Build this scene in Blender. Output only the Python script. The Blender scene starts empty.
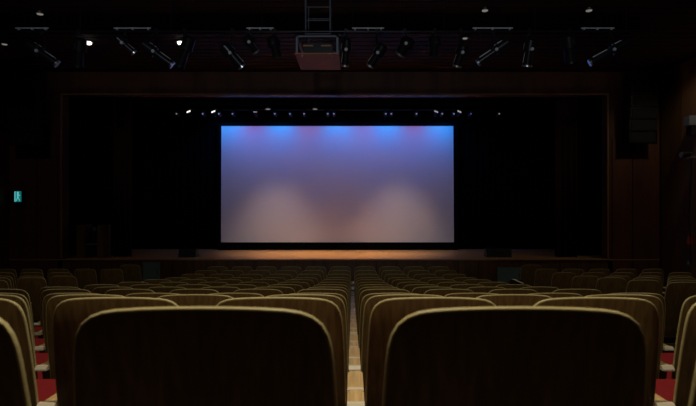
import bpy, bmesh, math, random
from mathutils import Vector, Matrix, Euler
random.seed(7)
S = bpy.context.scene
COL = S.collection
F = 524.0            # focal length in pixels of the 696 px wide frame
HZ = 203.0           # horizon row
VX = 352.0           # column of the forward axis
CZ = 2.497           # eye height above the flat front floor

# ------------------------------------------------------------------ camera
cam = bpy.data.cameras.new('camera')
cam.sensor_width = 36.0
cam.lens = F * 36.0 / 696.0
cam.shift_x = -(VX - 348.0) / 696.0
cam.clip_start = 0.02
cam.dof.use_dof = True
cam.dof.focus_distance = 7.0
cam.dof.aperture_fstop = 5.0
camo = bpy.data.objects.new('camera', cam)
COL.objects.link(camo)
camo.location = (0, 0, CZ)
camo.rotation_euler = (math.radians(90), 0, 0)
S.camera = camo

# ------------------------------------------------------------------ world, exposure
w = bpy.data.worlds.new('dark_hall'); S.world = w
w.use_nodes = True
w.node_tree.nodes['Background'].inputs[0].default_value = (0.9, 0.75, 0.6, 1)
w.node_tree.nodes['Background'].inputs[1].default_value = 0.0008
S.view_settings.view_transform = 'Standard'
S.view_settings.look = 'None'
S.view_settings.exposure = 0.0
S.view_settings.gamma = 1.0
S.view_settings.use_curve_mapping = False

# light levels (watts)
HOUSE_NEAR = 450.0
HOUSE_FAR = 105.0
BLUE_W = 44.0
MAGENTA_W = 6.5
CYC_W = 18.0
WARM_FLOOR = 36.0
WARM_SCREEN = 190.0
WARM_FILL = 8.0
ADDED_BOOTH_W = 460.0

def at(px, py, y):
    """world point seen at pixel (px, py) at distance y in front of the eye"""
    return Vector(((px - VX) * y / F, y, CZ - (py - HZ) * y / F))

def light(name, kind, loc, target, power, color, parent=None, size=0.1, angle=60, blend=0.5, size_y=None):
    l = bpy.data.lights.new(name, kind)
    l.energy = power; l.color = color
    if kind == 'SPOT':
        l.spot_size = math.radians(angle); l.spot_blend = blend; l.shadow_soft_size = size
    if kind == 'AREA':
        l.size = size
        if size_y:
            l.shape = 'RECTANGLE'; l.size_y = size_y
        l.spread = math.radians(angle)
    o = bpy.data.objects.new(name, l); COL.objects.link(o)
    o.location = loc
    d = Vector(target) - Vector(loc)
    o.rotation_euler = d.to_track_quat('-Z', 'Y').to_euler()
    if parent:
        o.location = Vector(loc) - parent.location
        o.parent = parent
    return o

# ------------------------------------------------------------------ materials
def mat(name, color, rough=0.6, metal=0.0, spec=0.5, emit=None, estr=0.0, noise=None, wood=None, bump=0.0):
    m = bpy.data.materials.new(name); m.use_nodes = True
    nt = m.node_tree; b = nt.nodes['Principled BSDF']
    b.inputs['Base Color'].default_value = (*color, 1)
    b.inputs['Roughness'].default_value = rough
    b.inputs['Metallic'].default_value = metal
    b.inputs['Specular IOR Level'].default_value = spec
    if emit:
        b.inputs['Emission Color'].default_value = (*emit, 1)
        b.inputs['Emission Strength'].default_value = estr
    if wood or noise:
        tc = nt.nodes.new('ShaderNodeTexCoord'); mp = nt.nodes.new('ShaderNodeMapping')
        nt.links.new(tc.outputs['Object'], mp.inputs[0])
        n = nt.nodes.new('ShaderNodeTexNoise')
        sc = wood or noise
        mp.inputs['Scale'].default_value = sc[0]
        n.inputs['Scale'].default_value = 1.0; n.inputs['Detail'].default_value = 4
        nt.links.new(mp.outputs[0], n.inputs['Vector'])
        r = nt.nodes.new('ShaderNodeValToRGB')
        k = sc[1]
        r.color_ramp.elements[0].position = 0.3; r.color_ramp.elements[1].position = 0.7
        r.color_ramp.elements[0].color = (*[c * (1 - k) for c in color], 1)
        r.color_ramp.elements[1].color = (*[min(1, c * (1 + k)) for c in color], 1)
        nt.links.new(n.outputs[0], r.inputs[0]); nt.links.new(r.outputs[0], b.inputs['Base Color'])
        if bump:
            bp = nt.nodes.new('ShaderNodeBump'); bp.inputs['Strength'].default_value = bump
            bp.inputs['Distance'].default_value = 0.002
            nt.links.new(n.outputs[0], bp.inputs['Height']); nt.links.new(bp.outputs[0], b.inputs['Normal'])
    return m

M = {
 'ply':     mat('stained_plywood', (0.17, 0.105, 0.035), 0.5, wood=((60, 60, 3), .35), bump=.2),
 'rim':     mat('pale_ply_edge', (0.50, 0.43, 0.21), 0.42, wood=((8, 8, 90), .12)),
 'arm':     mat('pale_oak', (0.70, 0.48, 0.22), 0.4, wood=((110, 5, 40), .22)),
 'armpale': mat('painted_glint_strip', (0.85, 0.74, 0.60), 0.35),  # pale tone stands in for a highlight line across the armrest
 'armcap':  mat('painted_glint_cap', (0.85, 0.78, 0.64), 0.4),  # white tone stands in for the glint at the armrest end
 'red':     mat('red_upholstery', (0.30, 0.008, 0.014), 0.85, noise=((160, 160, 160), .2), bump=.3),
 'steel':   mat('dark_seat_metal', (0.03, 0.028, 0.025), 0.5, metal=.6),
 'floor':   mat('dark_timber_floor', (0.055, 0.035, 0.02), 0.5, wood=((4, 40, 4), .3)),
 'wall':    mat('dark_red_wood_wall', (0.115, 0.035, 0.014), 0.6, wood=((3, 3, .6), .3)),
 'wallr':   mat('brown_wood_wall', (0.17, 0.085, 0.028), 0.55, wood=((3, 3, .6), .3)),
 'ceil':    mat('dark_red_ceiling_plank', (0.040, 0.006, 0.003), 0.8, wood=((.8, 20, 20), .3)),
 'black':   mat('black_paint', (0.010, 0.010, 0.011), 0.7, spec=.3),
 'gloss':   mat('satin_black_metal', (0.02, 0.021, 0.025), 0.3, metal=.3),
 'velvet':  mat('black_velour', (0.004, 0.004, 0.0045), 1.0, spec=0.0),
 'curtain': mat('brown_velour', (0.05, 0.018, 0.008), 1.0, spec=0.05),
 'trim':    mat('frame_moulding', (0.32, 0.17, 0.07), 0.6),
 'screen':  mat('white_screen_cloth', (0.80, 0.80, 0.80), 0.9, spec=0.05),
 'stage':   mat('stage_boards', (0.46, 0.25, 0.09), 0.5, wood=((1.5, 30, 10), .2)),
 'front':   mat('stage_front_wood', (0.13, 0.055, 0.022), 0.6, wood=((6, 6, 1), .3)),
 'alu':     mat('bright_aluminium', (0.75, 0.77, 0.80), 0.28, metal=.9),
 'frame':   mat('grey_blue_steel', (0.22, 0.25, 0.30), 0.5, metal=.3),
 'board':   mat('tan_board', (0.75, 0.32, 0.12), 0.6, wood=((3, 14, 3), .15)),
 'glass':   mat('lens_glass', (0.02, 0.02, 0.03), 0.08),
 'bluegrey':mat('blue_grey_paint', (0.15, 0.25, 0.28), 0.6, noise=((5, 5, 5), .1)),
 'white':   mat('white_plastic_and_glint', (0.75, 0.77, 0.80), 0.4),  # also colours the painted glints on the pipe and spotlights
 'cream':   mat('cream_paper', (0.75, 0.66, 0.48), 0.8),
 'exit':    mat('exit_green', (0.02, 0.2, 0.2), 0.5, emit=(0.01, 0.30, 0.30), estr=0.42),
 'exitw':   mat('exit_white', (0.5, 0.7, 0.7), 0.5, emit=(0.18, 0.80, 0.80), estr=0.55),
 'lit':     mat('downlight_disc', (0.9, 0.9, 0.85), 0.5, emit=(1.0, 0.96, 0.88), estr=3.0),
 'dim':     mat('dimmed_downlight_disc', (0.9, 0.9, 0.85), 0.5, emit=(1.0, 0.90, 0.78), estr=0.16),
 'blue':    mat('blue_led_face', (0.05, 0.1, 0.3), 0.4, emit=(0.45, 0.6, 1.0), estr=0.9),
 'warm':    mat('warm_lamp_face', (0.5, 0.4, 0.3), 0.4, emit=(1.0, 0.9, 0.75), estr=1.3),
 'ledlow':  mat('faint_vent_glow', (0.03, 0.03, 0.03), 0.5, emit=(1.0, 1.0, .95), estr=0.16),
 'ledmid':  mat('mid_vent_glow', (0.03, 0.03, 0.03), 0.5, emit=(1.0, .97, .9), estr=0.30),
 'ledfaint':mat('barely_lit_vent', (0.03, 0.03, 0.03), 0.5, emit=(1.0, 1.0, 1.0), estr=0.04),
 'redled':  mat('small_red_light', (0.3, 0.02, 0.01), 0.5, emit=(1.0, 0.08, 0.02), estr=0.02),
}

# ------------------------------------------------------------------ mesh helpers
class MB:
    def __init__(s): s.bm = bmesh.new(); s.mi = 0
    def _fin(s, vs, fs):
        for f in fs: f.material_index = s.mi
    def box(s, lo, hi, rot=None, bevel=0.0):
        lo = Vector(lo); hi = Vector(hi); c = (lo + hi) / 2; d = hi - lo
        r = bmesh.ops.create_cube(s.bm, size=1)
        vs = r['verts']
        bmesh.ops.scale(s.bm, vec=d, verts=vs)
        if bevel:
            es = list({e for v in vs for e in v.link_edges})
            rb = bmesh.ops.bevel(s.bm, geom=es, offset=bevel, segments=2, affect='EDGES', clamp_overlap=True)
            vs = list({v for f in rb['faces'] for v in f.verts} | {v for v in vs if v.is_valid})
        if rot: bmesh.ops.rotate(s.bm, cent=(0, 0, 0), matrix=rot, verts=vs)
        bmesh.ops.translate(s.bm, vec=c, verts=vs)
        s._fin(vs, {f for v in vs for f in v.link_faces}); return s
    def tube(s, a, b, r, r2=None, n=12, cap=True):
        a = Vector(a); b = Vector(b); d = b - a; L = d.length
        if L < 1e-6: return s
        q = bmesh.ops.create_cone(s.bm, cap_ends=cap, segments=n, radius1=r, radius2=r if r2 is None else r2, depth=L)
        vs = q['verts']
        bmesh.ops.rotate(s.bm, cent=(0, 0, 0), matrix=d.to_track_quat('Z', 'Y').to_matrix(), verts=vs)
        bmesh.ops.translate(s.bm, vec=(a + b) / 2, verts=vs)
        s._fin(vs, {f for v in vs for f in v.link_faces}); return s
    def path(s, pts, r, n=8):
        for a, b in zip(pts, pts[1:]): s.tube(a, b, r, n=n)
        return s
    def prism(s, poly, axis, lo, hi):
        """polygon of 2-D points extruded along an axis (0 x, 1 y, 2 z)"""
        def p3(u, v, t):
            return {0: (t, u, v), 1: (u, t, v), 2: (u, v, t)}[axis]
        A = [s.bm.verts.new(p3(u, v, lo)) for u, v in poly]
        B = [s.bm.verts.new(p3(u, v, hi)) for u, v in poly]
        fs = [s.bm.faces.new(A), s.bm.faces.new(list(reversed(B)))]
        n = len(poly)
        for i in range(n):
            fs.append(s.bm.faces.new((A[i], B[i], B[(i + 1) % n], A[(i + 1) % n])))
        s._fin(None, fs); return s
    def build(s, name, mats, parent=None, smooth=False, loc=None):
        bmesh.ops.recalc_face_normals(s.bm, faces=s.bm.faces[:])
        me = bpy.data.meshes.new(name); s.bm.to_mesh(me); s.bm.free()
        if not isinstance(mats, (list, tuple)): mats = [mats]
        for m in mats: me.materials.append(m)
        if smooth:
            for p in me.polygons: p.use_smooth = True
            try: me.set_sharp_from_angle(angle=math.radians(40))
            except Exception: pass
        o = bpy.data.objects.new(name, me); COL.objects.link(o)
        if parent: o.parent = parent
        if loc is not None: o.location = loc
        return o

def empty(name, loc, rz=0.0):
    o = bpy.data.objects.new(name, None); COL.objects.link(o)
    o.location = loc; o.rotation_euler = (0, 0, rz); o.empty_display_size = .1
    return o
def tag(o, label=None, cat=None, group=None, kind=None):
    if label: o['label'] = label
    if cat: o['category'] = cat
    if group: o['group'] = group
    if kind: o['kind'] = kind
    return o
def struct(o, label=None, cat=None):
    return tag(o, label, cat, kind='structure')
def copy_tree(o, parent=None):
    c = o.copy(); COL.objects.link(c); c.parent = parent
    for ch in o.children:
        if ch.type != 'LIGHT': copy_tree(ch, c)
    return c
ORD = ['first', 'second', 'third', 'fourth', 'fifth', 'sixth', 'seventh', 'eighth', 'ninth', 'tenth', 'eleventh',
       'twelfth', 'thirteenth', 'fourteenth', 'fifteenth', 'sixteenth', 'seventeenth', 'eighteenth']

NTH = ORD + ['nineteenth', 'twentieth', 'twenty-first']

# ------------------------------------------------------------------ the hall
PITCH, ROWP = 0.58, 0.95
DROP = [.190, .343, .498, .653, .780, .912, 1.034, 1.146, 1.247, 1.351, 1.416, 1.464, 1.497]
NR = len(DROP)
rowy = [ROWP * (i + 1) for i in range(NR)]
rowz = [CZ - d - 1.0 for d in DROP]
WL, WR = -9.75, 8.75          # side walls
ST = 14.9                     # stage front
SZ = 0.9                      # stage height
OL, OR_, OT = -8.24, 7.27, 5.57   # proscenium opening
CE = 6.22                     # ceiling
BK = -4.0

# floor : one stepped slab, a terrace under each row
m = MB()
prof = [(BK, -.3), (BK, 1.47), (rowy[0] + .02, 1.47)]
for i in range(NR):
    y0 = rowy[i] + .02
    y1 = (rowy[i + 1] + .02) if i < NR - 1 else ST
    if i < NR - 1: prof += [(y0, rowz[i]), (y1, rowz[i])]
    else: prof += [(y0, 0.0), (y1, 0.0)]
prof += [(ST, -.3)]
m.prism(prof, 0, WL, WR)
struct(m.build('floor', M['floor']), 'dark stepped timber floor under the seat rows')
# nosing strips on the step edges in the aisles
steps = empty('trim_1', (0, 0, 0)); struct(steps, 'wooden nosing strips on the aisle step edges')
for i in range(3, NR - 1):
    for x0, x1 in ((2.35, 3.93), (-4.93, -3.48)):
        m = MB(); m.box((x0, rowy[i + 1] - .03, rowz[i] - .0), (x1, rowy[i + 1] + .03, rowz[i] + .006))
        m.build('nosing', M['front'], steps)

# walls
m = MB(); m.box((WL - .2, BK, -.3), (WL, ST + 4.2, CE + .3)); wl = struct(m.build('wall_left', M['wall']), 'dark red wood side wall on the left')
m = MB(); m.box((WR, BK, -.3), (WR + .2, ST + 4.2, CE + .3)); wr = struct(m.build('wall_right', M['wallr']), 'brown wood side wall on the right')
m = MB(); m.box((WL - .2, BK - .2, -.3), (WR + .2, BK, CE + .3)); struct(m.build('wall_back', M['wall']))
# upright panels on the side walls
for wob, x0, x1, mm in ((wl, WL, WL + .025, M['wall']), (wr, WR - .025, WR, M['wallr'])):
    y = 5.0
    while y < ST - .4:
        m = MB(); m.box((x0, y + .008, .02), (x1, y + .98 - .008, CE - .2), bevel=.004); m.build('panel', mm, wob)
        y += .98
# front wall with the stage opening
m = MB()
m.box((WL, ST, -.3), (OL, ST + .35, CE + .3)); m.box((OR_, ST, -.3), (WR, ST + .35, CE + .3))
m.box((OL, ST, OT), (OR_, ST + .35, CE + .3))
wf = struct(m.build('wall_front', M['wall']), 'dark red wood wall around the stage opening')
# slightly proud panels beside the opening
for x0, x1 in ((WL + .02, -8.95), (-8.93, OL - .12), (OR_ + .12, 7.95), (7.97, WR - .02)):
    m = MB(); m.box((x0, ST - .03, .02), (x1, ST, 4.35), bevel=.006); m.build('panel', M['wall'], wf)
# moulding of the opening
fr = empty('trim_2', (0, ST, OT)); struct(fr, 'thin pale moulding framing the stage opening')
m = MB(); m.box((OL - .03, -.05, -.01), (OR_ + .03, .0, .035), bevel=.006); m.build('top_moulding', M['trim'], fr)
for x in (OL, OR_):
    m = MB(); m.box((x - .03, -.05, -4.66), (x + .01, .0, -.012), bevel=.006); m.build('side_moulding', M['trim'], fr)

# ceiling : sheet + planks that run across the hall
m = MB(); m.box((WL, BK, CE + .03), (WR, ST + 4.2, CE + .25)); ce = struct(m.build('ceiling', M['black']), 'dark slatted ceiling over the seats')
y = 7.6; k = 0
while y < ST - .1:
    y1 = min(y + .30, ST)
    m = MB(); m.box((WL + .01, y + .02, CE), (WR - .01, y1 - .02, CE + .03), bevel=.004)
    m.build('plank', M['ceil'], ce); y += .30; k += 1

# ------------------------------------------------------------------ stage
stage = empty('stage', (0, ST, 0)); struct(stage, 'raised stage floor with a wooden front')
m = MB(); m.box((WL, .03, -.2), (WR, 3.9, SZ - .03)); m.build('stage_body', M['black'], stage)
m = MB(); m.box((WL + .01, -.04, SZ - .03), (WR - .01, 3.6, SZ), bevel=.006); m.build('stage_floor', M['stage'], stage)
x = WL + .01
while x < WR - .1:
    x1 = min(x + .58, WR - .01)
    m = MB(); m.box((x + .006, 0, 0), (x1 - .006, .03, SZ - .035), bevel=.004); m.build('front_panel', M['front'], stage)
    x += .58
SCY = 17.8
# black backing and masking of the stage house
m = MB(); m.box((WL, 18.6, -.2), (WR, 18.75, CE)); struct(m.build('wall_stage', M['velvet']), 'black rear wall of the stage')

def curtain(name, x0, x1, y, z0, z1, mm, label, cat, folds=.22, depth=.09, group=None):
    bm = bmesh.new(); n = max(8, int((x1 - x0) / folds * 8)); ph = random.random() * 6
    A = []
    for j in range(3):
        z = z0 + (z1 - z0) * j / 2
        A.append([bm.verts.new((x0 + (x1 - x0) * i / n, y + depth * .5 * math.sin(i * 2 * math.pi / 8 + ph + .4 * math.sin(i * .13))
                  + .012 * math.sin(i * 1.7 + j), z)) for i in range(n + 1)])
    for j in range(2):
        for i in range(n): bm.faces.new((A[j][i], A[j][i + 1], A[j + 1][i + 1], A[j + 1][i]))
    me = bpy.data.meshes.new(name); bm.to_mesh(me); bm.free(); me.materials.append(mm)
    for p in me.polygons: p.use_smooth = True
    o = bpy.data.objects.new(name, me); COL.objects.link(o)
    md = o.modifiers.new('thick', 'SOLIDIFY'); md.thickness = .012
    return tag(o, label, cat, group)

curtain('stage_curtain', -7.10, -6.52, 15.55, SZ + .01, OT + .3, M['curtain'], 'bunched dark brown curtain at the left side of the stage opening', 'curtain', .16, .14)
curtain('stage_curtain', 6.02, 6.62, 15.45, SZ + .01, OT + .3, M['curtain'], 'bunched dark brown curtain at the right side of the stage opening', 'curtain', .16, .14)
curtain('side_drape', OL - .8, -6.9, 16.0, SZ + .01, OT + .3, M['velvet'], 'black side drape at the far left edge of the stage', 'curtain')
curtain('side_drape', 6.4, OR_ + .9, 16.0, SZ + .01, OT + .3, M['velvet'], 'black side drape at the far right edge of the stage', 'curtain')
curtain('masking_leg', -7.9, -4.50, 18.15, SZ + .01, OT + .3, M['velvet'], 'wide black masking drape left of the lit screen', 'curtain')
curtain('masking_leg', 3.52, 7.4, 18.15, SZ + .01, OT + .3, M['velvet'], 'wide black masking drape right of the lit screen', 'curtain')
curtain('top_border', OL - .3, OR_ + .3, 15.9, 5.45, OT + .4, M['velvet'], 'black cloth border hung across the top of the stage', 'curtain')

# screen
sx0, sx1 = (221 - VX) * SCY / F, (454.0 - VX) * SCY / F
zt, zb = CZ + (HZ - 126) * SCY / F, CZ - (242.3 - HZ) * SCY / F
scr = empty('projection_screen', ((sx0 + sx1) / 2, SCY, SZ)); W2 = (sx1 - sx0) / 2
tag(scr, 'large white screen washed blue at the top and pinkish below', 'screen')
def screen_rows():
    bm = bmesh.new(); nx, nz = 24, 12
    g = [[bm.verts.new((-W2 + .012 * (j / nz) + (2 * W2 - .036 * (j / nz)) * i / nx, 0, zb - SZ + (zt - zb) * j / nz)) for i in range(nx + 1)] for j in range(nz + 1)]
    for j in range(nz):
        for i in range(nx): bm.faces.new((g[j][i], g[j][i + 1], g[j + 1][i + 1], g[j + 1][i]))
    me = bpy.data.meshes.new('screen_cloth'); bm.to_mesh(me); bm.free(); me.materials.append(M['screen'])
    o = bpy.data.objects.new('screen_cloth', me); COL.objects.link(o); o.parent = scr
    md = o.modifiers.new('thick', 'SOLIDIFY'); md.thickness = .01; md.offset = -1
screen_rows()
m = MB()
m.box((-W2 - .12, -.01, zt - SZ), (W2 + .12, .05, zt - SZ + .12)); m.box((-W2 - .12, -.01, zb - SZ), (-W2 + .001, .05, zt - SZ))
m.box((W2 - .001, -.01, zb - SZ), (W2 + .12, .05, zt - SZ))
m.build('black_border', M['velvet'], scr)
m = MB(); m.box((-W2 - .12, -.02, 0.002), (W2 + .12, .05, zb - SZ)); m.build('bottom_skirt', M['velvet'], scr)

# ------------------------------------------------------------------ overhead stage bar with small lamps
BY = 17.0
bz = CZ + (HZ - 109.5) * BY / F
bar = empty('lighting_bar', (-.5, BY, bz)); tag(bar, 'black lighting bar over the top edge of the screen', 'bar')
m = MB(); m.tube((-5.4, 0, 0), (5.4, 0, 0), .025); m.build('pipe', M['gloss'], bar, True)
for i in range(5):
    m = MB(); m.tube((-5 + 2.5 * i, 0, 0), (-5 + 2.5 * i, 0, CE + .028 - bz), .006, n=6); m.build('wire', M['black'], bar)
lamp_px = [(178, 0), (190, 1), (204, 0), (214.5, 1), (220, 0), (233.5, 0), (256, 3), (275.5, 0), (290.5, 0), (304.5, 0), (328, 0), (334, 0),
           (385.5, 0), (391, 0), (416, 0), (435.5, 2), (441.5, 0), (453, 0), (458.5, 2), (470, 4), (498, 0)]
blue_px = (226, 278, 338, 388, 444)
mag_px = (249, 306, 362, 416)
for i, (px, kind) in enumerate(lamp_px):
    X = (px - VX) * BY / F
    t = empty('stage_lamp', (X, BY, bz - .03))
    tag(t, 'small black stage lamp, %s from the left on the bar over the screen' % NTH[i], 'lamp', 'small lamps on the bar over the screen')
    m = MB(); m.box((-.025, -.03, -.02), (.025, .03, .07)); m.build('clamp', M['black'], t)
    m = MB(); m.box((-.068, -.01, -.10), (-.060, .01, .0)); m.box((.060, -.01, -.10), (.068, .01, .0)); m.box((-.068, -.01, -.02), (.068, .01, -.01)); m.build('yoke', M['black'], t)
    m = MB(); m.tube((0, -.10, -.07), (0, .06, -.17), .054, .058, 16); m.build('housing', M['black'], t, True)
    m = MB(); m.tube((0, .061, -.171), (0, .067, -.175), .05, n=16); m.build('lens', M['glass'], t, True)
    z = -.135 if kind in (0, 4) else -.085
    m = MB()
    if kind in (1, 2):
        k_ = .022 if kind == 1 else -.022
        m.prism([(-.06, z - k_), (.06, z + k_), (.06, z + k_ + .045), (-.06, z - k_ + .045)], 1, -.152, -.140)
    elif kind == 3: m.box((-.06, -.152, z), (.06, -.14, z + .022))
    else: m.tube((0, -.152, z), (0, -.14, z), .026, n=10)
    m.build('vent_light', M[('ledlow', 'warm', 'ledmid', 'ledmid', 'ledfaint')[kind]], t)
def wash(px, power, color, name, ang=125):
    X = (px - VX) * 17.15 / F
    c = Vector((X, 17.05, zt + .42))
    light(name, 'SPOT', c, (X, SCY, zt - .50), power, color, size=.05, angle=ang, blend=1.0)
for px in blue_px: wash(px, BLUE_W, (0, .30, 1.0), 'blue_wash')
for px in mag_px: wash(px, MAGENTA_W, (1.0, .05, .35), 'magenta_wash', 100)

# long violet-blue strip that fills the upper cloth
light('cyc_strip', 'AREA', (-.5, 16.7, 5.42), (-.5, SCY, 3.9), CYC_W, (.06, .12, 1.0), size=9.0, size_y=.15, angle=120)
# warm lamps behind the top of the opening: they light the boards and the lower screen
for px in (277, 398):
    X = (px - VX) * SCY / F
    light('warm_wash', 'SPOT', (X, 15.7, 5.40), (X, SCY - .3, .35), WARM_SCREEN, (1.0, .80, .70), size=.3, angle=54, blend=1.0)
light('warm_fill', 'AREA', (-.5, 15.35, 5.45), (-.5, SCY, 2.2), WARM_FILL, (1.0, .70, .72), size=9.0, size_y=.3, angle=150)
light('warm_floor_light', 'AREA', (-.55, 16.4, 5.3), (-.55, 16.3, SZ), WARM_FLOOR, (1.0, .62, .32), size=4.4, size_y=.4, angle=46)
# added unseen light at the back of the hall, for glints on the pipe
booth = empty('added_booth_window', (-.4, BK + .06, 5.2)); tag(booth, 'added unseen window frame for the glint light in the rear wall', 'window')
m = MB(); m.box((-.9, -.05, -.35), (.9, .0, -.30)); m.box((-.9, -.05, .30), (.9, .0, .35)); m.box((-.9, -.05, -.3), (-.85, .0, .3)); m.box((.85, -.05, -.3), (.9, .0, .3)); m.build('added_frame', M['black'], booth)
light('added_booth_light', 'SPOT', (-.4, BK + .10, 5.0), (-.4, 9.0, 7.0), ADDED_BOOTH_W, (.80, .90, 1.0), parent=booth, size=.3, angle=52, blend=.3)

# small ceiling-mounted pair high over the stage
for i, px in enumerate((268, 315)):
    c = at(px, 109, 16.2)
    t = empty('border_lamp', c); tag(t, 'tiny round lamp above the screen, %s of a pair' % ('left' if i == 0 else 'right'), 'lamp')
    m = MB(); m.tube((0, 0, 0), (0, 0, .09), .09, n=16); m.tube((0, 0, .09), (0, 0, CE + .03 - c.z), .01, n=6); m.build('housing', M['gloss'], t, True)
    m = MB(); m.tube((0, -.0, -.012), (0, 0, 0), .065, n=16); m.build('lens', M['dim'], t)

# ------------------------------------------------------------------ things on the stage
def monitor(px0, px1, pt, pb, y, label):
    c = at((px0 + px1) / 2, pb, y); w2 = (px1 - px0) / 2 * y / F; h = (pb - pt) * y / F
    t = empty('floor_monitor', (c.x, y, SZ)); tag(t, label, 'speaker')
    m = MB(); m.prism([(0, 0), (.38, 0), (.30, h), (.10, h)], 0, -w2, w2); m.build('cabinet', M['gloss'], t)
    m = MB(); m.prism([(.375, .03), (.395, .03), (.318, h - .03), (.298, h - .03)], 0, -w2 + .04, w2 - .04); m.build('grille', M['black'], t)
    m = MB(); m.box((-.08, -.012, h * .55), (.08, .03, h * .62)); m.build('handle', M['steel'], t)
monitor(487, 512, 248.5, 257, 15.4, 'low black wedge speaker on stage, right of the lit boards')
monitor(178, 195, 249, 257, 15.4, 'low black wedge speaker on stage, left of the lit boards')

# wooden rack at the left of the stage
c = at(89.5, 250, 15.2)
t = empty('wooden_rack', (c.x - .02, 15.2, SZ)); tag(t, 'brown wooden rack with two upright sides at the left of the stage', 'rack')
s = 15.2 / F
for a, b in ((-12.5, -4.5), (8, 14)):
    m = MB(); m.box((a * s, 0, 0), (b * s, .5, 33 * s), bevel=.01); m.build('side_panel', M['wallr'], t)
m = MB(); m.box((-4.5 * s, .25, 0), (8 * s, .3, 30 * s)); m.build('back_panel', M['black'], t)
m = MB(); m.box((-4.5 * s, .02, 13 * s), (8 * s, .45, 14 * s)); m.build('shelf', M['frame'], t)
m = MB(); m.box((4 * s, -.01, 27 * s), (7 * s, .04, 31 * s)); m.box((9.5 * s, -.012, 25 * s), (12 * s, -.001, 32 * s)); m.build('label_card', M['frame'], t)

# blue-grey doors in the stage front
for i, (x0, x1, y0) in enumerate(((143, 160, 262), (497.5, 522.5, 267.5))):
    a = at(x0, y0, ST - .03); b = at(x1, y0, ST - .03)
    side = ('left', 'right')[i]
    t = empty('hatch', ((a.x + b.x) / 2, ST, 0)); w2 = (b.x - a.x) / 2; h = a.z
    tag(t, 'flat blue-grey hatch in the stage front near the %s aisle' % side, 'hatch')
    m = MB(); m.box((-w2, -.03, .03), (w2, -.004, h), bevel=.006); m.build('door', M['bluegrey'], t)
    m = MB(); m.box((-w2 - .03, -.02, .0), (-w2, -.003, h + .03)); m.box((w2, -.02, 0), (w2 + .03, -.003, h + .03)); m.box((-w2, -.02, h), (w2, -.003, h + .03)); m.build('door_frame', M['front'], t)
    m = MB(); m.tube((w2 - .08, -.045, h * .6), (w2 - .08, -.045, h * .6 + .1), .008); m.build('handle', M['steel'], t)

# ------------------------------------------------------------------ loudspeakers on the front wall
def speaker(px0, px1, pt, pb, y, n, label):
    a = at(px0, pt, y); b = at(px1, pb, y); w2 = (b.x - a.x) / 2; H = a.z - b.z
    t = empty('hanging_loudspeaker', ((a.x + b.x) / 2, y, b.z)); tag(t, label, 'speaker')
    h = H / n
    for k in range(n):
        q = .03 * (n - 1 - k)
        m = MB(); m.prism([(-.02 + q, k * h + .012), (.42, k * h + .03), (.42, (k + 1) * h - .03), (-.02 + q, (k + 1) * h - .012)], 0, -w2, w2)
        bx = m.build('cabinet', M['gloss'], t)
        m = MB(); m.box((-w2 + .04, q - .035, k * h + .04), (w2 - .04, q - .022, (k + 1) * h - .04)); m.build('grille', M['black'], bx)
    m = MB(); m.box((-w2 - .015, .1, 0), (-w2, .3, H)); m.box((w2, .1, 0), (w2 + .015, .3, H)); m.build('rigging_frame', M['steel'], t)
    m = MB(); m.tube((-w2 * .6, .2, H - .02), (-w2 * .6, .2, CE - b.z), .01, n=6); m.tube((w2 * .6, .2, H - .02), (w2 * .6, .2, CE - b.z), .01, n=6); m.build('hanging_rod', M['steel'], t)
speaker(6, 36, 66, 145, 14.3, 6, 'tall black hanging loudspeaker array left of the stage opening')
speaker(632, 659, 70, 143, 14.3, 6, 'tall black hanging loudspeaker array right of the stage opening')

# ------------------------------------------------------------------ exit sign
c = at(17.5, 202, 14.7); s = 14.7 / F
t = empty('exit_sign', (c.x, 14.72, c.z)); tag(t, 'small glowing teal exit sign low on the left of the front wall', 'sign')
m = MB(); m.box((-4.3 * s, 0, -.6 * s), (4.3 * s, .14, 11.4 * s), bevel=.01); m.build('housing', M['black'], t)
m = MB(); m.box((-3.2 * s, -.012, .2 * s), (3.4 * s, .0, 10.8 * s)); m.build('lit_panel', M['exit'], t)
m = MB()
m.box((-3.1 * s, -.02, .3 * s), (-2.2 * s, -.0125, 10.5 * s))                                   # door frame of the pictogram
m.tube((.2 * s, -.013, 9.3 * s), (.2 * s, -.02, 9.3 * s), 1.1 * s, n=12)                     # head
m.prism([(-.7 * s, 8.2 * s), (1.1 * s, 8.2 * s), (.9 * s, 4.6 * s), (-.5 * s, 4.6 * s)], 1, -.02, -.0125)   # torso
m.prism([(-.5 * s, 4.7 * s), (.2 * s, 4.7 * s), (-.9 * s, 1.0 * s), (-1.6 * s, 1.4 * s)], 1, -.02, -.0125)  # legs
m.prism([(.2 * s, 4.7 * s), (.9 * s, 4.7 * s), (2.3 * s, 1.6 * s), (1.7 * s, 1.0 * s)], 1, -.02, -.0125)
m.prism([(1.0 * s, 8.0 * s), (2.6 * s, 6.4 * s), (2.3 * s, 5.9 * s), (1.0 * s, 7.1 * s)], 1, -.02, -.0125)  # arm
m.build('running_figure', M['exitw'], t)

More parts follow.
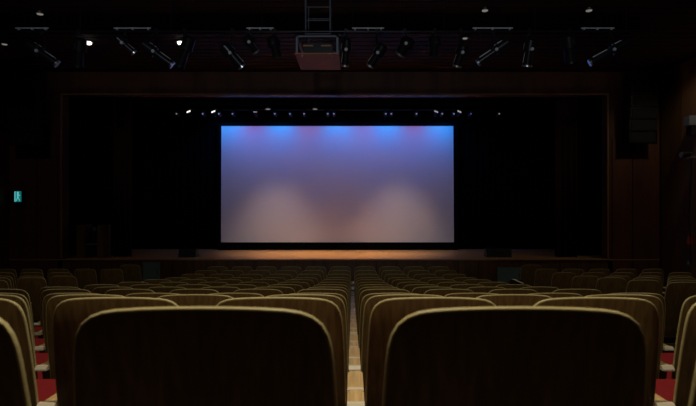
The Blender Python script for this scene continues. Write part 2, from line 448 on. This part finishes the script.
# ------------------------------------------------------------------ fittings on the right wall
bx, by = WR - .12, 13.3
c = at(692, 126, by)
t = empty('wall_lamp', (bx + .02, by, CZ - (126 - HZ) * by / F)); tag(t, 'white box lamp with black base high on the right wall', 'lamp')
m = MB(); m.box((-.16, -.12, 0), (.10, .12, .25), bevel=.015); m.build('white_housing', M['frame'], t)
m = MB(); m.box((-.10, -.10, -.24), (.10, .10, 0)); m.build('black_base', M['black'], t)
t = empty('wall_spotlight', (bx, by, CZ - (155 - HZ) * by / F)); tag(t, 'small spotlight on a bracket below the white box lamp', 'spotlight')
m = MB(); m.tube((-.30, -.05, .0), (-.08, -.05, .02), .075, .06, 16); m.build('housing', M['gloss'], t, True)
m = MB(); m.tube((-.305, -.05, 0), (-.32, -.05, 0), .07, n=16); m.build('lens_ring', M['alu'], t)
m = MB(); m.tube((-.1, -.02, -.06), (.12, -.02, -.06), .018); m.build('bracket_arm', M['alu'], t)
m = MB(); m.box((-.12, -.06, -.09), (-.04, .02, .07)); m.build('clamp', M['alu'], t)
m = MB()
pts = [(0, 0, -.09), (-.02, 0, -.8), (-.05, .02, -1.6), (-.02, .02, -2.1), (0, .02, -2.75)]
m.path(pts, .018, 8); tag(m.build('hanging_cable', M['gloss'], None, loc=(bx + .02, by + .05, CZ - (155 - HZ) * by / F)), 'black cable hanging down the right wall below the spotlight', 'cable')
c = at(690, 241, by)
m = MB(); m.box((-.03, -.06, -.09), (.02, .06, .09), bevel=.008)
tag(m.build('cable_plug', M['redled'], None, loc=(bx + .045, by + .16, c.z)), 'small red plug box on the right wall at the cable', 'box')
c = at(685.5, 264, by)
t = empty('wall_switch', (WR - .03, 13.55, c.z)); tag(t, 'small blue-grey switch plate low on the right wall', 'switch')
m = MB(); m.box((-.02, -.07, -.08), (.0, .07, .08), bevel=.006); m.build('plate', M['bluegrey'], t)
m = MB(); m.box((-.03, -.025, -.04), (-.018, .025, .04), bevel=.004); m.build('rocker', M['white'], t)

# ------------------------------------------------------------------ ceiling downlights
dl = [(88, 41, 1), (181, 41, 1), (4.5, 43, 0), (465, 37, 0), (485, 9, 0), (589, 9, 0), (40, 12.5, 0)]
for i, (px, py, b) in enumerate(dl):
    Y = F * (CE - CZ) / (HZ - py)
    t = empty('ceiling_downlight', ((px - VX) * Y / F, Y, CE - .03))
    place = ['bright ceiling downlight, left of the two bright ones', 'bright ceiling downlight, right of the two bright ones',
             'dim ceiling downlight by the left edge of the picture', 'dim ceiling downlight right of the projector, in the lower row',
             'dim ceiling downlight above centre right, high in the slats', 'dim ceiling downlight nearest the top right corner',
             'dim ceiling downlight high at the top left'][i]
    tag(t, place, 'downlight', 'ceiling downlights')
    m = MB(); m.tube((0, 0, 0), (0, 0, .035), .115, .12, 24); m.build('ring', M['gloss'], t, True)
    m = MB(); m.tube((0, 0, -.012 - .03 * b), (0, 0, -.001), .07 if b else .05, .085 if b else .06, 20); m.build('lamp_disc', M['lit' if b else 'dim'], t)
# the dimmed house lights over the seats, and last an added fill for the left wall (their fittings are above and behind the eye)
for i, (x, y, p) in enumerate(((0, 1.1, HOUSE_NEAR), (-.2, 5.0, HOUSE_FAR), (-5.5, 5.2, HOUSE_FAR), (4.8, 5.2, HOUSE_FAR), (8.3, 12.3, 55.0), (-8.9, 11.8, 16.0))):
    t = empty('house_or_fill_light', (x, y, CE)); tag(t, 'dimmed house or fill light overhead, number %s' % ORD[i], 'downlight', 'house lights')
    m = MB(); m.tube((0, 0, -.02), (0, 0, .03), .16, .17, 24); m.build('ring', M['gloss'], t, True)
    light('house_or_fill_lamp', 'SPOT', (x, y, CE - .05), (x, y + .0, 0), p, (1.0, .86, .60), parent=t, size=.14, angle=120 if i == 0 else 150, blend=1.0 if i == 0 else .6)

# ------------------------------------------------------------------ lighting gantry across the hall
GY = 9.0
gs = GY / F
BYG = 10.5
b0, b1 = at(-60, 28, BYG), at(640, 17, BYG)
beam = empty('gantry_beam', (0, BYG, b0.z)); tag(beam, 'long black beam across the hall close under the ceiling slats', 'beam')
m = MB(); m.box((b0.x, 0, 0), (b1.x, .35, b1.z - b0.z)); m.build('beam_body', M['velvet'], beam)
m = MB()
for k in range(6):
    x = b0.x + .6 + k * (b1.x - b0.x - 1.2) / 5
    m.box((x - .05, .05, b1.z - b0.z), (x + .05, .3, CE - b0.z))
m.build('fixing_block', M['black'], beam)
g0, g1 = at(-40, 28, GY), at(655, 17, GY)
gan = empty('lighting_pipe', (0, GY, g0.z)); tag(gan, 'long black lighting pipe across the hall that carries the theatre spotlights', 'pipe')
pz = CZ + (HZ - 31.5) * gs - g0.z
m = MB(); m.tube((g0.x, 0, pz), (g1.x, 0, pz), .022); m.build('pipe', M['gloss'], gan, True)
for k in range(8):
    x = g0.x + .5 + k * (g1.x - g0.x - 1) / 7
    m = MB(); m.tube((x, 0, CE - g0.z), (x, 0, pz), .007, n=6); m.build('hanger', M['black'], gan)

glint_rails = ((17, 50), (115, 152), (247, 274), (352, 384), (472, 512), (580, 613))  # white strips standing in for highlights along the pipe
for k, (a, b) in enumerate(glint_rails):
    m = MB(); za = CZ + (HZ - 30.3) * gs - g0.z + .022
    m.tube(((a - VX) * gs, -.045, za), ((b - VX) * gs, -.045, za), .012, n=8)
    for q in (a + 3, (a + b) / 2, b - 3): m.box(((q - VX) * gs - .012, -.055, za - .03), ((q - VX) * gs + .012, .0, za + .012))
    m.build('glint_rail', M['white'], gan)

spots = [  # rear x,y -> lens x,y (pixels at the gantry), radius, bright lens ring and painted glint rods
 (28, 44, 57, 64, .085, 1), (80, 40, 78, 66, .11, 0), (117, 38, 134, 53, .07, 1), (143, 44, 172, 65, .085, 1),
 (190, 38, 180, 66, .10, 0), (224, 46, 242, 67, .10, 1), (246, 38, 256, 52, .08, 1), (272, 38, 277, 56, .10, 0),
 (347, 40, 345, 66, .08, 1), (383, 46, 370, 66, .09, 1), (409, 40, 400, 54, .11, 1), (435, 38, 434, 55, .10, 0),
 (464, 46, 457, 66, .10, 1), (508, 42, 478, 63, .075, 1), (531, 40, 527, 66, .10, 1), (568, 36, 571, 62, .14, 0), (628, 42, 590, 63, .075, 1)]
for i, (x0, y0, x1, y1, r, br) in enumerate(spots):
    a = at(x0, y0, GY - .06); b = at(x1, y1, GY + .08)
    mid = (a + b) / 2; d = (b - a).normalized(); L = (b - a).length
    top = CZ + (HZ - 31.5) * gs
    t = empty('theatre_spotlight', (mid.x, GY, top))
    lean = 'tilted to the right' if x1 > x0 + 8 else ('tilted to the left' if x1 < x0 - 8 else 'pointing straight down')
    tag(t, 'black theatre spotlight on the pipe, %s from the left, %s' % (ORD[i], lean), 'spotlight', 'spotlights on the lighting pipe')
    O = Vector((mid.x, GY, top)); A = a - O; B = b - O
    m = MB(); m.tube(A, A + d * L * .42, r * 1.0, r * 1.12, 16); m.tube(A - d * .03, A, r * .7, r, 16); m.build('housing', M['gloss'], t, True)
    m = MB(); m.tube(A + d * L * .42, B, r * .72, r * .8, 16); m.build('lens_tube', M['gloss'], t, True)
    m = MB(); m.tube(B - d * .02, B + d * .012, r * .86, r * .9, 16); m.build('lens_ring', M['alu' if br else 'gloss'], t, True)
    mm = (A + B) / 2 - d * L * .06
    m = MB(); side = Vector((0, 1, 0)) * (r * 1.25)
    m.path([mm - side, mm - side + Vector((0, 0, .12)), Vector((mm.x * .3, 0, -.05)) - side * .5, Vector((mm.x * .3, 0, -.05)) + side * .5, mm + side + Vector((0, 0, .12)), mm + side], .011, 6)
    m.tube(Vector((mm.x * .3, 0, -.06)), Vector((mm.x * .3, 0, .0)), .018, n=8); m.build('yoke', M['gloss'], t)
    kn = mm - side * 1.06
    m = MB(); m.tube(kn - Vector((0, .03, 0)), kn, .028, n=10)
    if br:  # white rods along the body, painted highlights rather than fittings
        up = d.cross(Vector((0, 1, 0))); up = up if up.z > 0 else -up
        for f in ((.12, .36), (.5, .88)):
            m.tube(A + d * L * f[0] + up * r * (1.02 if f[0] < .4 else .74), A + d * L * f[1] + up * r * (1.10 if f[0] < .4 else .80), .017 if i in (13, 16) else .009, n=6)
    m.build('knob_and_glints', M['white' if br else 'gloss'], t)
    m = MB(); m.box((mm.x * .3 - .03, -.035, -.02), (mm.x * .3 + .03, .035, .045), bevel=.006); m.build('clamp', M['gloss'], t)
# loose cable loops under the rails
for k, (a, b, y0, dip) in enumerate(((118, 152, 33, 8), (250, 274, 33, 5), (352, 386, 33, 6), (478, 508, 32, 6), (583, 612, 32, 3))):
    pts = []
    for j in range(9):
        u = j / 8; p = at(a + (b - a) * u, y0 + dip * 4 * u * (1 - u) + (1.5 if j % 2 else 0), GY - .05); pts.append(p)
    m = MB(); m.path(pts, .007, 6)
    tag(m.build('lamp_cable', M['gloss'], None), 'dark cable looped under the lighting pipe, %s loop from the left' % ORD[k], 'cable', 'cables looped under the lighting pipe')

# ------------------------------------------------------------------ projector cage
PY0 = 2.6 * F / 149; PY1 = 2.6 * F / 133; pzz = CZ + 2.6
pw = 22.2 * PY0 / F; pc = (317.0 - VX) * PY0 / F
t = empty('projector_cage', (pc, PY0, pzz)); tag(t, 'hanging grey steel projector cage on a tan board, on a ladder truss', 'cage')
D = PY1 - PY0
m = MB(); m.box((-pw, 0, 0), (pw, D, .02), bevel=.004); m.build('board', M['board'], t)
H = 19 * PY0 / F; fw = 20.3 * PY0 / F
m = MB(); q = .016
for yy in (.03, D - .03):
    for xx in (-fw, fw): m.box((xx - q, yy - q, .02), (xx + q, yy + q, H))
    m.box((-fw - q, yy - q, H - .03), (fw + q, yy + q, H + .015))
for xx in (-fw, fw): m.box((xx - q, .03, H - .03), (xx + q, D - .03, H + .01))
m.build('cage_frame', M['frame'], t)
for yy in (.25, .85):
    for xx in (-.22, .22):
        m = MB(); m.tube((xx, yy, H), (xx, yy, CE - pzz), .016, n=8); pole = m.build('truss_pole', M['frame'], t, True)
    for zz in (H + .10, H + .34, H + .58):
        if pzz + zz < CE:
            m = MB(); m.tube((-.22, yy, zz), (.22, yy, zz), .009, n=6); m.build('rung', M['frame'], t, True)
for xx in (-.27, .27):
    m = MB(); m.tube((xx, .06, -.03), (xx, .06, 0), .014, n=10); m.build('bolt', M['alu'], t)
pj = empty('projector', (pc, PY0 + .5, pzz + .021)); tag(pj, 'black projector sitting inside the hanging cage', 'projector')
m = MB(); m.box((-.26, -.30, .03), (.26, .32, .24), bevel=.02); m.build('body', M['gloss'], pj)
m = MB(); m.tube((0.05, .32, .13), (0.05, .42, .13), .06, .065, 20); m.build('lens', M['glass'], pj, True)
for xx in (-.17, .15):
    m = MB(); m.box((xx - .09, -.312, .17), (xx + .09, -.298, .195)); m.build('vent_strip', M['board'], pj)
for xx in (-.2, .2):
    for yy in (-.22, .22):
        m = MB(); m.tube((xx, yy, 0), (xx, yy, .03), .02, n=10); m.build('foot', M['black'], pj)

# ------------------------------------------------------------------ the seats
LEAN = math.radians(9.5)
PX = 1 / 551.6
def back_outline(shrink=0.0, top=0.0, bottom=.27):
    half = [(0, 0), (30, .3), (60, 1.2), (85, 2.8), (100, 5.2), (112, 9.8), (122, 18), (128.5, 30), (132, 44), (134, 62), (137, 110)]
    pts = [(x * PX, -y * PX) for x, y in half] + [(.2530, -.36), (.2530, -.48), (.240, -.62), (.215, -(1 - bottom) - 0.0)]
    P = pts + [(-x, y) for x, y in reversed(pts[1:])]
    return P
def seat_back(mb, thick, inset, y0):
    P = back_outline()
    n = len(P); cx, cz = 0, -.36
    # outward normals of the outline (clockwise, seen from behind)
    N = []
    for i in range(n):
        a = Vector(P[i - 1]); b = Vector(P[(i + 1) % n]); d = b - a
        nn = Vector((-d.y, d.x)).normalized()
        if nn.dot(Vector(P[i]) - Vector((cx, cz))) < 0: nn = -nn
        N.append(nn)
    rings = []
    prof = [(.005, 0), (.0015, .0012), (0, .005), (0, thick - .005), (.0015, thick - .0012), (.005, thick)]
    for ins, yy in prof:
        rings.append([mb.bm.verts.new((P[i][0] - N[i].x * (ins + inset), y0 + yy, P[i][1] - N[i].y * (ins + inset))) for i in range(n)])
    for k in range(len(rings) - 1):
        for i in range(n):
            f = mb.bm.faces.new((rings[k][i], rings[k][(i + 1) % n], rings[k + 1][(i + 1) % n], rings[k + 1][i]))
            f.material_index = 1
    f = mb.bm.faces.new(rings[0]); f.material_index = 0
    f = mb.bm.faces.new(list(reversed(rings[-1]))); f.material_index = 0

def make_seat():
    root = empty('theatre_chair', (0, 0, 0))
    rot = Matrix.Rotation(LEAN, 3, 'X')      # bottom of the back swings away from the eye
    m = MB(); seat_back(m, .013, 0, 0)
    bmesh.ops.rotate(m.bm, cent=(0, 0, 0), matrix=rot, verts=m.bm.verts[:])
    bk = m.build('backrest', [M['ply'], M['rim']], root, True, loc=(0, 0, 1.0))
    m = MB(); m.box((-.205, .020, -.62), (.205, .070, -.05), bevel=.022)
    bmesh.ops.rotate(m.bm, cent=(0, 0, 0), matrix=rot, verts=m.bm.verts[:])
    m.build('back_cushion', M['red'], root, True, loc=(0, 0, 1.0))
    # tip-up seat, half raised
    ang = math.radians(46)
    R = Matrix.Rotation(ang, 3, 'X')
    m = MB(); m.box((-.228, 0, -.045), (.228, .34, .045), bevel=.03); bmesh.ops.rotate(m.bm, cent=(0, 0, 0), matrix=R, verts=m.bm.verts[:])
    sc_ = m.build('seat_cushion', M['red'], root, True, loc=(0, .22, .30))
    m = MB(); m.box((-.222, .01, -.062), (.222, .33, -.040), bevel=.006); bmesh.ops.rotate(m.bm, cent=(0, 0, 0), matrix=R, verts=m.bm.verts[:])
    m.build('seat_pan', M['ply'], root, False, loc=(0, .22, .30))
    m = MB(); m.tube((-.25, .22, .28), (.25, .22, .28), .016, n=10); m.build('hinge_bar', M['steel'], root, True)
    return root
def make_arm(root, x):
    e = .07
    m = MB(); m.box((x - .033, e + .012, .565), (x + .033, .46, .590), bevel=.007); arm = m.build('armrest', M['arm'], root, True)
    m = MB(); m.prism([(e - .020, .568), (e - .020, .576), (e - .006, .5925), (e + .012, .5925), (e + .012, .568)], 0, x - .033, x + .033); m.build('glint_cap', M['armcap'], arm)  # bright armrest end, the highlight put into slope and colour
    m = MB(); m.box((x - .033, e + .138, .568), (x + .033, e + .172, .5915), bevel=.003); m.build('glint_strip', M['armpale'], arm, True)  # pale band in place of a light reflection on the armrest
    m = MB()
    m.prism([(.12, .0), (.50, .0), (.50, .03), (.40, .06), (.44, .564), (.10, .564), (.20, .06), (.12, .03)], 0, x - .022, x + .022)
    m.build('side_frame', M['ply'], root)

proto = make_seat(); make_arm(proto, PITCH / 2)
protoL = copy_tree(proto); make_arm(protoL, -PITCH / 2)
used = set()
def place(src, x, y, z, label, group, rz=0):
    if src.name in used: o = copy_tree(src)
    else: o = src; used.add(src.name)
    o.location = (x, y, z); o.rotation_euler = (0, 0, rz)
    tag(o, label, 'seat', group); return o

def visible(x, y, z):
    for dx in (-.3, 0, .3):
        px = VX + (x + dx) * F / y
        if -6 < px < 702: return True
    return False
X0 = .0145
for r in range(NR):
    for k in range(-6, 4):
        x = X0 + PITCH * (k + .5)
        if not visible(x, rowy[r], 0): continue
        side, num = ('left', -k) if k < 0 else ('right', k + 1)
        lab = 'plywood theatre seat in the %s row ahead, %s seat %s of the centre gap' % (ORD[r], ORD[num - 1], side)
        place(protoL if k == -6 else proto, x, rowy[r], rowz[r], lab, 'theatre seats in the central block')
# side blocks beyond the aisles
tilt = .0
for r in range(5, NR):
    for k in range(5):
        x = 4.0 + .2385 + PITCH * k
        if r == 12 and k > 0: continue
        z = rowz[r] + (.03 if r < 12 else 0.04)
        if visible(x, rowy[r], 0):
            place(protoL if k == 0 else proto, x, rowy[r], z, 'plywood theatre seat, right side block, %s row from stage, %s from aisle' % (ORD[12 - r], ORD[k]),
                  'theatre seats in the right side block')
        x = -5.0 - .2385 - PITCH * k
        if (r == 10 and k == 0) or (r == 12 and k > 0): continue
        if visible(x, rowy[r], 0):
            place(protoL if k == 4 else proto, x, rowy[r], z, 'plywood theatre seat, left side block, %s row from stage, %s from aisle' % (ORD[12 - r], ORD[k]),
                  'theatre seats in the left side block')
for p in (proto, protoL):
    if p.name not in used:
        for c_ in list(p.children_recursive) + [p]: bpy.data.objects.remove(c_)

# something pale lying over a seat back near the right hatch
c = at(516.5, 284, rowy[6] + .05)
t = empty('paper_bundle', c); tag(t, 'small dark bag with a cream flap lying over a seat back near the right hatch', 'bag')
m = MB(); m.box((-.10, -.03, 0), (.09, .05, .05), bevel=.02); m.build('bag_body', M['black'], t, True)
m = MB(); m.prism([(-.05, .062), (.0, .055), (.08, .02), (.07, .005), (-.01, .04)], 1, -.045, .03); m.build('cream_flap', M['cream'], t)
